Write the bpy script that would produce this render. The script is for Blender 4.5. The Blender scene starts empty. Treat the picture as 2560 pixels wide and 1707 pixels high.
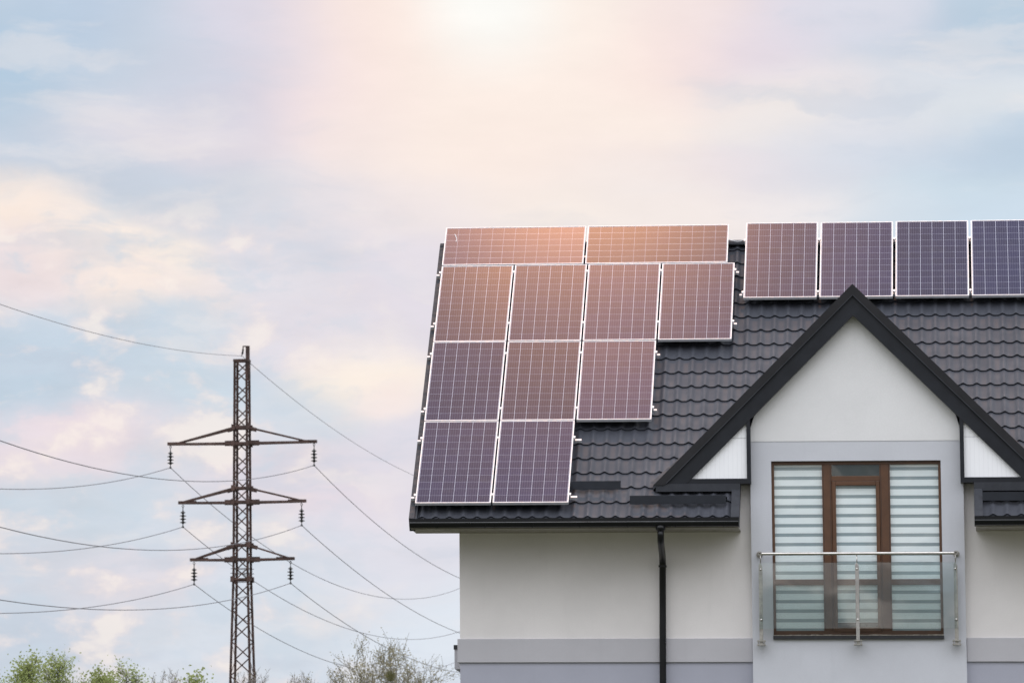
import bpy, bmesh, math, random
import numpy as np
from mathutils import Vector, Matrix
random.seed(7)
C = bpy.context.scene.collection
PI = math.pi
Z0 = 8.3925                      # ground level is z = 0; the house sheet is written with z = 0 at the foot of the panels
AL = 0.66287                     # roof pitch, 38 degrees
SA, CA = math.sin(AL), math.cos(AL)

# ------------------------------------------------------------------ helpers
class MB:
    """collects shapes, then becomes ONE mesh object"""
    def __init__(self): self.v = []; self.f = []; self.mi = []; self.cur = 0
    def add(self, vs, fs):
        o = len(self.v); self.v += [tuple(p) for p in vs]
        for f in fs: self.f.append(tuple(i + o for i in f)); self.mi.append(self.cur)
    def box(self, x0, x1, y0, y1, z0, z1):
        self.add([(x0,y0,z0),(x1,y0,z0),(x1,y1,z0),(x0,y1,z0),(x0,y0,z1),(x1,y0,z1),(x1,y1,z1),(x0,y1,z1)],
                 [(0,3,2,1),(4,5,6,7),(0,1,5,4),(1,2,6,5),(2,3,7,6),(3,0,4,7)])
    def prism(self, poly, y0, y1):
        """polygon in x,z pushed from y0 back to y1 (poly counter-clockwise seen from -y)"""
        n = len(poly)
        self.add([(x,y0,z) for x,z in poly] + [(x,y1,z) for x,z in poly],
                 [tuple(range(n)), tuple(range(2*n-1, n-1, -1))] + [(i, i+n, (i+1)%n+n, (i+1)%n) for i in range(n)])
    def xprism(self, poly, x0, x1):
        """polygon in y,z pushed from x0 to x1"""
        n = len(poly)
        self.add([(x0,y,z) for y,z in poly] + [(x1,y,z) for y,z in poly],
                 [tuple(range(n)), tuple(range(2*n-1, n-1, -1))] + [(i, i+n, (i+1)%n+n, (i+1)%n) for i in range(n)])
    def bar(self, a, b, w, d=None, up=(0,0,1)):
        """box section bar from a to b"""
        d = d or w; a = Vector(a); b = Vector(b); t = (b-a).normalized(); u = Vector(up)
        if abs(t.dot(u)) > .95: u = Vector((0,1,0))
        s = t.cross(u).normalized(); u = s.cross(t)
        q = [s*(-w/2)+u*(-d/2), s*(w/2)+u*(-d/2), s*(w/2)+u*(d/2), s*(-w/2)+u*(d/2)]
        self.add([a+k for k in q] + [b+k for k in q], [(3,2,1,0),(4,5,6,7),(0,1,5,4),(1,2,6,5),(2,3,7,6),(3,0,4,7)])
    def tube(self, pts, rs, n=8, caps=True):
        pts = [Vector(p) for p in pts]
        if not isinstance(rs, (list, tuple)): rs = [rs]*len(pts)
        o = len(self.v); ref = None
        for i, p in enumerate(pts):
            t = (pts[min(i+1, len(pts)-1)] - pts[max(i-1, 0)]).normalized()
            if ref is None: ref = Vector((0,0,1)) if abs(t.z) < .9 else Vector((1,0,0))
            s = t.cross(ref).normalized(); u = s.cross(t).normalized(); ref = u
            for k in range(n):
                a = 2*PI*k/n; self.v.append(tuple(p + (s*math.cos(a) + u*math.sin(a))*rs[i]))
        for i in range(len(pts)-1):
            for k in range(n):
                self.f.append((o+i*n+k, o+i*n+(k+1)%n, o+(i+1)*n+(k+1)%n, o+(i+1)*n+k)); self.mi.append(self.cur)
        if caps:
            self.f.append(tuple(o+k for k in range(n))[::-1]); self.mi.append(self.cur)
            m = o+(len(pts)-1)*n; self.f.append(tuple(m+k for k in range(n))); self.mi.append(self.cur)
    def lathe(self, prof, n=14, c=(0,0,0)):
        """profile (radius, z) round a vertical axis"""
        o = len(self.v)
        for r, z in prof:
            for k in range(n):
                a = 2*PI*k/n; self.v.append((c[0]+r*math.cos(a), c[1]+r*math.sin(a), c[2]+z))
        for i in range(len(prof)-1):
            for k in range(n):
                self.f.append((o+i*n+k, o+i*n+(k+1)%n, o+(i+1)*n+(k+1)%n, o+(i+1)*n+k)); self.mi.append(self.cur)
    def ball(self, c, r, n=8):
        self.lathe([(max(1e-4, r*math.sin(PI*i/6)), -r*math.cos(PI*i/6)) for i in range(7)], n, c)

def world_of(o):
    m = Matrix.Identity(4)
    while o: m = o.matrix_basis @ m; o = o.parent
    return m
def build(name, mb, mat, parent=None, smooth=False, shift=(0,0,0), bevel=0, local=False):
    """link the collected shapes as one object; vertices were written in house or world coordinates"""
    me = bpy.data.meshes.new(name)
    off = Vector(shift)
    if parent and not local: off = off - world_of(parent).translation
    me.from_pydata([tuple(Vector(v) + off) for v in mb.v], [], mb.f); me.update()
    for m in (mat if isinstance(mat, (list, tuple)) else [mat]): me.materials.append(m)
    me.polygons.foreach_set('material_index', mb.mi)
    bm = bmesh.new(); bm.from_mesh(me); bmesh.ops.recalc_face_normals(bm, faces=bm.faces); bm.to_mesh(me); bm.free()
    if smooth: me.polygons.foreach_set('use_smooth', [True]*len(me.polygons))
    o = bpy.data.objects.new(name, me); C.objects.link(o)
    if parent: o.parent = parent
    if bevel:
        b = o.modifiers.new('bevel', 'BEVEL'); b.width = bevel; b.segments = 2; b.limit_method = 'ANGLE'
    return o
def thing(name, label, cat, loc=(0,0,0), group=None):
    o = bpy.data.objects.new(name, None); C.objects.link(o); o.location = loc
    o.empty_display_size = .3; o['label'] = label; o['category'] = cat
    if group: o['group'] = group
    return o
def tag(o, label, cat, group=None):
    o['label'] = label; o['category'] = cat
    if group: o['group'] = group
    return o
def copy_tree(o, parent=None):
    c = o.copy(); C.objects.link(c); c.parent = parent
    for ch in [x for x in o.children]: copy_tree(ch, c)
    return c
HS = (0, 0, Z0)                  # house sheet -> world
def hb(name, mb, mat, parent, **k): return build(name, mb, mat, parent, shift=HS, **k)
def roofpt(x, s, off): return (x, s*CA - off*SA, s*SA + off*CA)

# ------------------------------------------------------------------ materials
class NT:
    def __init__(self, nt): self.nt = nt
    def n(self, t, **k):
        x = self.nt.nodes.new(t)
        for a, b in k.items(): setattr(x, a, b)
        return x
    def l(self, a, b): self.nt.links.new(a, b)
    def val(self, sock, v):
        if isinstance(v, bpy.types.NodeSocket): self.l(v, sock)
        else: sock.default_value = v
    def math(self, op, a, b=0., c=0., clamp=False):
        x = self.n('ShaderNodeMath', operation=op, use_clamp=clamp)
        for i, v in enumerate((a, b, c)): self.val(x.inputs[i], v)
        return x.outputs[0]
    def mix(self, f, a, b, blend='MIX'):
        x = self.n('ShaderNodeMix', data_type='RGBA', blend_type=blend)
        self.val(x.inputs[0], f); self.val(x.inputs[6], a); self.val(x.inputs[7], b)
        return x.outputs[2]
    def noise(self, vec, scale, detail=4, rough=.5):
        x = self.n('ShaderNodeTexNoise'); x.inputs['Scale'].default_value = scale
        x.inputs['Detail'].default_value = detail; x.inputs['Roughness'].default_value = rough
        if vec is not None: self.l(vec, x.inputs['Vector'])
        return x.outputs['Fac']
    def ramp(self, f, a, b, c0=0., c1=1.):
        x = self.n('ShaderNodeMapRange', interpolation_type='SMOOTHSTEP')
        self.val(x.inputs[0], f)
        for i, v in enumerate((a, b, c0, c1)): x.inputs[i+1].default_value = v
        return x.outputs[0]
def lin(r, g, b):
    f = lambda c: (c/255/12.92) if c/255 <= .04045 else ((c/255+.055)/1.055)**2.4
    return (f(r), f(g), f(b), 1)
def newmat(name):
    m = bpy.data.materials.new(name); m.use_nodes = True
    return m, NT(m.node_tree), m.node_tree.nodes['Principled BSDF']
def objco(t): return t.n('ShaderNodeTexCoord').outputs['Object']
def plain(name, col, rough=.5, metal=0., var=.12, vs=6., bump=0., bs=300., spec=.5):
    """one colour with gentle wear"""
    m, t, p = newmat(name); co = objco(t)
    nz = t.noise(co, vs, 5, .6)
    c2 = tuple(c*(1-var*1.6) for c in col[:3]) + (1,); c1 = tuple(min(1, c*(1+var)) for c in col[:3]) + (1,)
    t.l(t.mix(t.ramp(nz, .3, .7), c2, c1), p.inputs['Base Color'])
    p.inputs['Metallic'].default_value = metal; p.inputs['Specular IOR Level'].default_value = spec
    t.val(p.inputs['Roughness'], t.ramp(t.noise(co, vs*3, 3), .3, .7, rough*.85, min(1, rough*1.15)))
    if bump:
        b = t.n('ShaderNodeBump'); b.inputs['Strength'].default_value = bump; b.inputs['Distance'].default_value = .004
        t.l(t.noise(co, bs, 3), b.inputs['Height']); t.l(b.outputs[0], p.inputs['Normal'])
    return m
def plaster(name, col, var=.05):
    m, t, p = newmat(name); co = objco(t)
    big = t.ramp(t.noise(co, .9, 5, .6), .3, .7); fine = t.ramp(t.noise(co, 60., 4, .7), .25, .75)
    mp = t.n('ShaderNodeMapping'); mp.inputs['Scale'].default_value = (5, 5, .35); t.l(co, mp.inputs[0])
    streak = t.ramp(t.noise(mp.outputs[0], 1.3, 4, .6), .55, .8)
    k = lambda s: tuple(min(1, c*s) for c in col[:3]) + (1,)
    c = t.mix(big, k(1-var), k(1+var)); c = t.mix(t.math('MULTIPLY', fine, .35), c, k(1-var*2.2))
    c = t.mix(t.math('MULTIPLY', streak, .32), c, k(.88))
    t.l(c, p.inputs['Base Color']); p.inputs['Roughness'].default_value = .92; p.inputs['Specular IOR Level'].default_value = .2
    b = t.n('ShaderNodeBump'); b.inputs['Strength'].default_value = .35; b.inputs['Distance'].default_value = .003
    t.l(t.noise(co, 220., 3), b.inputs['Height']); t.l(b.outputs[0], p.inputs['Normal'])
    return m
def glass(name, tint, refl, f0=.0, gloss=(1,1,1,1)):
    m = bpy.data.materials.new(name); m.use_nodes = True; t = NT(m.node_tree); m.node_tree.nodes.clear()
    tr = t.n('ShaderNodeBsdfTransparent'); tr.inputs[0].default_value = tint
    gl = t.n('ShaderNodeBsdfGlossy'); gl.inputs['Roughness'].default_value = .015; gl.inputs[0].default_value = gloss
    b = t.n('ShaderNodeBump'); b.inputs['Strength'].default_value = .05; b.inputs['Distance'].default_value = .02
    t.l(t.noise(objco(t), 1.6, 1), b.inputs['Height']); t.l(b.outputs[0], gl.inputs['Normal'])
    fr = t.n('ShaderNodeFresnel'); fr.inputs[0].default_value = 1.5
    mx = t.n('ShaderNodeMixShader'); t.l(t.math('MULTIPLY_ADD', fr.outputs[0], refl, f0, clamp=True), mx.inputs[0])
    t.l(tr.outputs[0], mx.inputs[1]); t.l(gl.outputs[0], mx.inputs[2])
    o = t.n('ShaderNodeOutputMaterial'); t.l(mx.outputs[0], o.inputs[0])
    return m

M = {}
M['wall'] = plaster('cream_plaster', (.765,.738,.722,1))
M['band'] = plaster('grey_plaster', (.49,.485,.51,1))
M['lower'] = plaster('blue_grey_plaster', (.40,.41,.475,1))
M['bay'] = plaster('lilac_grey_plaster', (.575,.59,.63,1))
M['gable'] = plaster('white_plaster', (.745,.745,.745,1))
M['trim'] = plain('black_sheet_metal', (.0155,.0175,.0225,1), .45, 0, .12, 4, spec=.25)
M['cap'] = plain('brown_black_sheet_metal', (.0175,.0175,.020,1), .5, 0, .12, 4, spec=.25)
M['flash'] = plain('charcoal_sheet_metal', (.040,.043,.051,1), .6, 0, .10, 4, spec=.2)
M['guard'] = plain('dark_guard_metal', (.018,.021,.028,1), .5, 0, .1, 4, spec=.25)
M['gutter'] = plain('black_gutter_metal', (.005,.0055,.0065,1), .32, 0, .1, 5, spec=.3)
M['lip'] = plain('gutter_edge_highlight', (.075,.08,.085,1), .45, 0, .15, 5)  # highlight along the gutter lip put into the colour as paler grey
M['soffit'] = plain('beige_soffit_board', (.27,.25,.21,1), .6, 0, .08, 6)
M['alu'] = plain('bare_aluminium', (.58,.59,.62,1), .42, .2, .05, 9)
M['steel'] = plain('stainless_steel', (.62,.60,.57,1), .22, 1., .08, 12)
M['steel_dull'] = plain('brushed_steel', (.40,.385,.35,1), .4, .85, .15, 30)
M['brown'] = plain('brown_window_profile', (.098,.043,.019,1), .38, 0, .10, 7)
M['sill'] = plain('dark_sill', (.022,.023,.028,1), .45, 0, .2, 14)
M['seal'] = plain('pale_filler', (.50,.45,.38,1), .9, 0, .25, 25)
M['darkcard'] = plain('dark_green_card', (.010,.022,.020,1), .6, 0, .1, 3)  # for the card added behind the transom pane
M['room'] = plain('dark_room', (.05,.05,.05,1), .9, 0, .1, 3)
M['white'] = plain('white_card', (.8,.8,.8,1), .8, 0, .04, 8)
M['rust'] = plain('rusty_brown_steel', (.076,.043,.036,1), .75, 0, .35, 2.2)
M['ceramic'] = plain('dark_insulator', (.016,.016,.015,1), .3, 0, .1, 8)
M['wire'] = plain('weathered_wire', (.10,.10,.12,1), .55, .3, .1, 1)
M['wire_thin'] = plain('pale_wire', (.22,.22,.25,1), .55, .3, .1, 1)
M['bark'] = plain('grey_brown_bark', (.20,.18,.165,1), .9, 0, .25, 3)
M['bark_dark'] = plain('olive_bark', (.15,.138,.105,1), .9, 0, .25, 3)
M['winglass'] = glass('window_glass', (.985,1,1,1), .15, .13, (.92,1,1,1))
M['railglass'] = glass('railing_glass', (.95,.985,.978,1), 1.0, .07)

# white sheet lining with narrow upright ribs
m, t, p = newmat('white_ribbed_lining'); co = objco(t); M['lining'] = m
sx = t.n('ShaderNodeSeparateXYZ'); t.l(co, sx.inputs[0])
rib = t.math('PINGPONG', sx.outputs[0], .029)
t.l(t.mix(t.ramp(rib, 0., .004), (.84,.85,.87,1), (.93,.94,.96,1)), p.inputs['Base Color'])
p.inputs['Roughness'].default_value = .5
b = t.n('ShaderNodeBump'); b.inputs['Distance'].default_value = .003; b.inputs['Strength'].default_value = .5
t.l(t.ramp(rib, 0., .006), b.inputs['Height']); t.l(b.outputs[0], p.inputs['Normal'])

# metal roof tiles
m, t, p = newmat('charcoal_metal_tile'); co = objco(t); M['tile'] = m
c = t.mix(t.ramp(t.noise(co, 1.1, 5, .6), .3, .7), (.046,.050,.062,1), (.057,.061,.075,1))
mp = t.n('ShaderNodeMapping'); mp.inputs['Scale'].default_value = (7, 1.2, 1.2); t.l(co, mp.inputs[0])
c = t.mix(t.math('MULTIPLY', t.ramp(t.noise(mp.outputs[0], 1.6, 4, .65), .55, .8), .22), c, (.100,.102,.115,1))
spk = t.ramp(t.noise(co, 23., 2, .5), .74, .78)
c = t.mix(t.math('MULTIPLY', spk, .5), c, (.02,.018,.017,1))
t.l(c, p.inputs['Base Color'])
t.l(t.ramp(t.noise(co, 5., 4), .3, .7, .55, .68), p.inputs['Roughness']); p.inputs['Specular IOR Level'].default_value = .22

def scale_rgb(t, v):
    x = t.n('ShaderNodeCombineColor')
    for i in range(3): t.l(v, x.inputs[i])
    return x.outputs[0]
# solar cells: 6 columns by 12 rows of blue polycrystalline cells under glass
m, t, p = newmat('solar_cells'); co = objco(t); M['cells'] = m
sx = t.n('ShaderNodeSeparateXYZ'); t.l(co, sx.inputs[0])
PW, PH = .992, 1.956
cu, cv = (PW-.044)/6, (PH-.044)/12
u = t.math('DIVIDE', t.math('SUBTRACT', sx.outputs[0], .022), cu); v = t.math('DIVIDE', t.math('SUBTRACT', sx.outputs[1], .022), cv)
fu, fv = t.math('FRACT', u), t.math('FRACT', v)
gu = t.math('PINGPONG', u, .5); gv = t.math('PINGPONG', v, .5)
gapu = t.math('LESS_THAN', gu, .0019/cu); gapv = t.math('LESS_THAN', gv, .0011/cv)
bus = t.math('LESS_THAN', t.math('PINGPONG', t.math('SUBTRACT', t.math('MULTIPLY', fu, 5), .0), .5), 0.0010/cu*5)
cellid = t.n('ShaderNodeCombineXYZ'); t.l(t.math('FLOOR', u), cellid.inputs[0]); t.l(t.math('FLOOR', v), cellid.inputs[1])
oi = t.n('ShaderNodeObjectInfo'); t.l(t.math('MULTIPLY', oi.outputs['Random'], 37.), cellid.inputs[2])
wn = t.n('ShaderNodeTexWhiteNoise', noise_dimensions='3D'); t.l(cellid.outputs[0], wn.inputs[0])
vo = t.n('ShaderNodeTexVoronoi'); vo.inputs['Scale'].default_value = 90.; t.l(co, vo.inputs['Vector'])
c = t.mix(wn.outputs['Value'], (.005,.008,.036,1), (.009,.012,.048,1))
c = t.mix(t.math('MULTIPLY', vo.outputs['Color'], .35), c, (.012,.015,.058,1))
tone = t.math('MULTIPLY_ADD', oi.outputs['Random'], .5, .75); c = t.mix(1., c, scale_rgb(t, tone), 'MULTIPLY')
c = t.mix(t.math('MULTIPLY', t.ramp(t.noise(co, 2.6, 5, .65), .50, .78), .10), c, (.16,.15,.145,1))
c = t.mix(t.math('MULTIPLY', bus, .28), c, (.42,.43,.54,1))
c = t.mix(gapv, c, (.40,.42,.54,1)); c = t.mix(gapu, c, (.50,.52,.62,1))
t.l(c, p.inputs['Base Color']); p.inputs['Roughness'].default_value = .10
p.inputs['Specular IOR Level'].default_value = .15; p.inputs['Coat Weight'].default_value = 0.; p.inputs['Coat Roughness'].default_value = .05
CELLP = p

# blinds: opaque white bands alternating with sheer ones (period along z)
m, t, p = newmat('zebra_blind'); M['blind'] = m
co = objco(t); sx = t.n('ShaderNodeSeparateXYZ'); t.l(co, sx.inputs[0])
oi = t.n('ShaderNodeObjectInfo')
zz = t.math('DIVIDE', t.math('ADD', sx.outputs[2], .0), .1238)
band = t.ramp(t.math('PINGPONG', zz, .5), .165, .185)      # 0 in the sheer band, 1 in the white band
weave = t.noise(co, 120., 2)
t.l(t.mix(band, (.41,.50,.53,1), (.91,.96,.97,1)), p.inputs['Base Color']); p.inputs['Roughness'].default_value = .9
tp = t.n('ShaderNodeBsdfTransparent'); mx = t.n('ShaderNodeMixShader')
t.l(t.math('MULTIPLY_ADD', band, .42, .58), mx.inputs[0]); t.l(tp.outputs[0], mx.inputs[1]); t.l(p.outputs[0], mx.inputs[2])
t.l(mx.outputs[0], m.node_tree.nodes['Material Output'].inputs[0])

def leafmat(name, a, b_):
    m, t, p = newmat(name); co = objco(t)
    t.l(t.mix(t.ramp(t.noise(co, 1.2, 3), .3, .7), a, b_), p.inputs['Base Color']); p.inputs['Roughness'].default_value = .7
    p.inputs['Specular IOR Level'].default_value = .25
    tl = t.n('ShaderNodeBsdfTranslucent'); tl.inputs[0].default_value = b_
    mx = t.n('ShaderNodeMixShader'); mx.inputs[0].default_value = .35
    t.l(p.outputs[0], mx.inputs[1]); t.l(tl.outputs[0], mx.inputs[2])
    t.l(mx.outputs[0], m.node_tree.nodes['Material Output'].inputs[0])
    return m
M['leaf'] = leafmat('spring_leaves', (.185,.23,.078,1), (.31,.36,.135,1))
M['bud'] = leafmat('buds', (.17,.155,.09,1), (.27,.25,.15,1))
M['mistletoe'] = leafmat('mistletoe_leaves', (.09,.095,.035,1), (.15,.15,.06,1))
m, t, p = newmat('grass_field'); co = objco(t)
t.l(t.mix(t.ramp(t.noise(co, .08, 6, .7), .3, .7), (.045,.055,.028,1), (.09,.09,.06,1)), p.inputs['Base Color'])
p.inputs['Roughness'].default_value = .95; M['grass'] = m

# ------------------------------------------------------------------ ground
g = MB(); R_ = 4000
g.add([(-R_,-R_,0),(R_,-R_,0),(R_,R_,0),(-R_,R_,0)], [(0,1,2,3)])
o = build('ground', g, M['grass']); o['kind'] = 'structure'

# ------------------------------------------------------------------ house
house = thing('house', 'pale plastered house with charcoal tiled roof, gabled bay and glass railed balcony door', 'house', (5.7, .7, 0))
XL, XR = .525, 13.0              # wall ends
YW, YB = .70, .58                # main wall face, bay face
GZ = -Z0
YBK = 9.98
def mainwall(z0, z1, mat, name, dx=0):
    w = MB()
    w.box(XL, 4.36, YW, YW+.3, z0, z1); w.box(7.11, XR, YW, YW+.3, z0, z1)
    w.box(XL, XL+.3, YW+.3, YBK-.3, z0, z1); w.box(XR-.3, XR, YW+.3, YBK-.3, z0, z1)
    w.box(XL, XR, YBK-.3, YBK, z0, z1)
    if z1 > -.5: w.box(4.16, 4.36, YW, YW+.3, z1, .29); w.box(7.11, 7.31, YW, YW+.3, z1, .29)
    return hb(name, w, mat, house)
mainwall(-2.045, -.32, M['wall'], 'upper_wall')
mainwall(GZ, -2.045, M['lower'], 'lower_wall')
w = MB(); w.box(XL-.033, 4.352, YW-.03, YW+.1, -2.046, -1.736); w.box(7.118, XR, YW-.03, YW+.1, -2.046, -1.736)
w.box(XL-.033, XL+.1, YW+.1, YBK, -2.046, -1.736)
hb('string_course', w, M['band'], house, bevel=.006)
# end gables under the roof
for x0 in (XL, XR-.3):
    w = MB(); w.xprism([(YW,-.32), (YBK,-.32), (5.34, 3.80)], x0, x0+.3)
    hb('gable_end_wall', w, M['wall'], house)

# bay wall with the balcony door opening
OX0, OX1, OZ0, OZ1 = 4.627, 6.826, -1.70, .566
bx0, bx1 = 4.355, 7.115
w = MB(); zc = .824
w.box(bx0, OX0, YB, YB+.32, GZ, zc); w.box(OX1, bx1, YB, YB+.32, GZ, zc)
w.box(OX0, OX1, YB, YB+.32, GZ, OZ0-.057); w.box(OX0, OX1, YB, YB+.32, OZ1, zc)
hb('bay_wall', w, M['bay'], house)
w = MB(); ax, az, sl = 5.7255, 2.70, .997
w.prism([(bx0-.002, zc), (bx1+.002, zc), (bx1+.002, az-(bx1-ax)*sl), (ax, az), (bx0-.002, az-(ax-bx0)*sl)], YB-.006, YB+.32)
hb('gable_wall', w, M['gable'], house)

# main roof of pressed metal tiles
PITCH, U0, STEP, S0 = .1805, 2.2555, .3485, -.122
def wave(x):
    c = .5 + .5*math.cos(2*PI*(x-U0)/PITCH)
    return -.031*(1 - c**2.3)
def tile_field(mb, x0, x1, s0, s1, hole=None, ns=14):
    nx = max(2, int(round((x1-x0)/PITCH*ns))); xs = [x0+(x1-x0)*i/nx for i in range(nx+1)]
    wv = [wave(x) for x in xs]
    k0 = math.floor((s0-S0)/STEP + 1e-6); k1 = math.ceil((s1-S0)/STEP - 1e-6)
    H = .026
    for k in range(k0, k1):
        a, b = max(s0, S0+k*STEP), min(s1, S0+(k+1)*STEP)
        if b-a < 1e-4: continue
        rows = [a + (b-a)*i/4 for i in range(5)]
        o = len(mb.v)
        for s in rows:
            f = (s-(S0+k*STEP))/STEP
            # each course lifts towards its lower edge; the wave is a little deeper there
            for x, q in zip(xs, wv): mb.v.append(roofpt(x, s, -.13 - H*f**.8 + q*(1.06-.25*f)))
        w_ = nx+1
        for i in range(4):
            for j in range(nx):
                if hole and hole(xs[j], xs[j+1], rows[i], rows[i+1]): continue
                mb.f.append((o+i*w_+j, o+i*w_+j+1, o+(i+1)*w_+j+1, o+(i+1)*w_+j)); mb.mi.append(0)
        if a > s0+1e-6 or k == k0:                       # the riser under this course's lower edge
            o = len(mb.v)
            for x, q in zip(xs, wv): mb.v.append(roofpt(x, a, -.13 + q*1.06))
            for x, q in zip(xs, wv): mb.v.append(roofpt(x, a+.006, -.13 - H*1.15 + q*.81))
            for j in range(nx):
                if hole and hole(xs[j], xs[j+1], a, a+.01): continue
                mb.f.append((o+j, o+j+1, o+w_+j+1, o+w_+j)); mb.mi.append(0)
RX1 = 13.6
hole = lambda xa, xb, sa, sb: xa > 4.3 and xb < 7.17 and sb < 2.45
w = MB()
tile_field(w, -.055, 4.205, -.205, S0+3*STEP)
tile_field(w, 7.262, RX1, -.205, S0+3*STEP)
tile_field(w, -.055, RX1, S0+3*STEP, 6.66, hole)
# back slope, plain
bk = [(5.34, 3.995), (10.8, -.27)]
w.add([(-.05,bk[0][0],bk[0][1]), (RX1,bk[0][0],bk[0][1]), (RX1,bk[1][0],bk[1][1]), (-.05,bk[1][0],bk[1][1])], [(0,1,2,3)])
def raw(name, mb, mat, parent, smooth=True):              # keep vertices split so the steps stay crisp
    me = bpy.data.meshes.new(name); off = Vector(HS) - world_of(parent).translation
    me.from_pydata([tuple(Vector(v)+off) for v in mb.v], [], mb.f); me.update(); me.materials.append(mat)
    me.polygons.foreach_set('use_smooth', [smooth]*len(me.polygons))
    o = bpy.data.objects.new(name, me); C.objects.link(o); o.parent = parent; return o
roof = raw('roof', w, M['tile'], house)
# roof sub-parts
w = MB()
n = 10; prof = [(5.335+.105*math.cos(PI*i/n), 3.955+.075*math.sin(PI*i/n)) for i in range(n+1)]
w.xprism(prof, -.07, RX1)
x = .3
while x < RX1:
    w.xprism([(5.335+(a-5.335)*1.06, 3.955+(b-3.955)*1.08) for a, b in prof], x, x+.05); x += 1.95
hb('ridge_cap', w, M['flash'], roof)
def slope_strip(mb, x0, x1, s0, s1, o0, o1):
    mb.add([roofpt(x0,s0,o0), roofpt(x1,s0,o0), roofpt(x1,s1,o0), roofpt(x0,s1,o0), roofpt(x0,s0,o1), roofpt(x1,s0,o1), roofpt(x1,s1,o1), roofpt(x0,s1,o1)],
           [(0,3,2,1),(4,5,6,7),(0,1,5,4),(1,2,6,5),(2,3,7,6),(3,0,4,7)])
w = MB(); slope_strip(w, -.075, .0, -.215, 6.63, -.30, -.098); slope_strip(w, -.0, .03, -.205, 6.63, -.16, -.112)
hb('verge_trim', w, M['flash'], roof, bevel=.004)
w = MB(); slope_strip(w, 4.118, 4.224, -.205, .46, -.128, -.108); slope_strip(w, 4.206, 4.226, -.21, .9, -.27, -.110)
hb('verge_trim', w, M['flash'], roof)
w = MB(); slope_strip(w, 7.252, 7.358, -.205, .44, -.128, -.108); slope_strip(w, 7.250, 7.270, -.21, .9, -.27, -.110)
hb('verge_trim', w, M['flash'], roof)
w = MB(); w.box(3.128, 4.228, .404, .424, .160, .262); w.box(3.128, 4.228, .388, .404, .160, .170); hb('flashing', w, M['flash'], roof)
w = MB(); w.box(7.250, 8.34, .404, .424, .150, .262); w.box(7.250, 8.34, .388, .404, .150, .160); hb('flashing', w, M['flash'], roof)
def guard(x0, x1, s):
    w = MB(); a = roofpt(0, s, -.112)
    w.box(x0, x1, a[1], a[1]+.006, a[2], a[2]+.112)
    w.box(x0, x1, a[1]+.006, a[1]+.05, a[2]+.104, a[2]+.112)
    x = x0+.15
    while x < x1: w.bar((x, a[1]+.01, a[2]+.09), roofpt(x, s+.14, -.13), .03, .006); x += .55
    o = hb('snow_guard', w, M['guard'], roof, bevel=.002)
    return o
guard(1.25, 2.668, .464); guard(2.798, 4.05, .113); guard(7.361, 12.9, .15)
# valley flashings beside the gabled bay
for sg in (-1, 1):
    p0 = Vector((ax+sg*2.62, 0, 0)); 
    pts = []
    for xx, z in ((ax+sg*2.62, .245), (ax, 2.865)):
        y = (z + .13/CA)/math.tan(AL); pts.append(Vector((xx, y, z)))
    nrm = Vector((0,-SA,CA)); d = (pts[1]-pts[0]).normalized(); side = d.cross(nrm)*(1 if sg > 0 else -1)
    up = nrm*.022
    q = [pts[0]-side*.05, pts[0]+side*.07, pts[1]+side*.07, pts[1]-side*.05]
    w = MB(); w.add([v_+up for v_ in q], [(0,1,2,3)])
    hb('valley_flashing', w, M['flash'], roof)

# gabled bay roof and its barge boards
dor = MB()
yb_ = (2.865+.165)/math.tan(AL)
for sg in (-1, 1):
    e = 2.635
    a = [(ax,.40,2.86), (ax, yb_, 2.86), (ax+sg*e, .55, 2.86-e*sl), (ax+sg*e, .40, 2.86-e*sl)]
    b_ = [(x_, y_, z_-.05) for x_, y_, z_ in a]
    dor.add(a+b_, [(0,1,2,3),(7,6,5,4),(0,3,7,4),(3,2,6,7),(2,1,5,6)])
gr = hb('gable_roof', dor, M['flash'], house)
def barge(top, bot, y0, y1, zmin, mat, name, parent):
    w = MB()
    for sg in (-1, 1):
        def pt(z, base): return (ax + sg*(base-z)/sl, z)
        poly = [(ax, bot), (ax, top), pt(zmin, top), pt(zmin, bot)]
        if sg > 0: poly = poly[::-1]
        w.prism(poly, y0, y1)
    return hb(name, w, mat, parent)
bb = barge(2.7255, 2.456, .42, .50, .2635, M['trim'], 'barge_board', gr)
barge(2.868, 2.723, .392, .50, .245, M['cap'], 'barge_cap', gr)
w = MB()
for sg in (-1, 1):                                         # paler strip standing for the highlight line between cap and board
    w.bar((ax, .389, 2.7215), (ax+sg*2.46, .389, 2.7215-2.46*sl), .008, .010)
hb('cap_highlight', w, M['flash'], gr)
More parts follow.
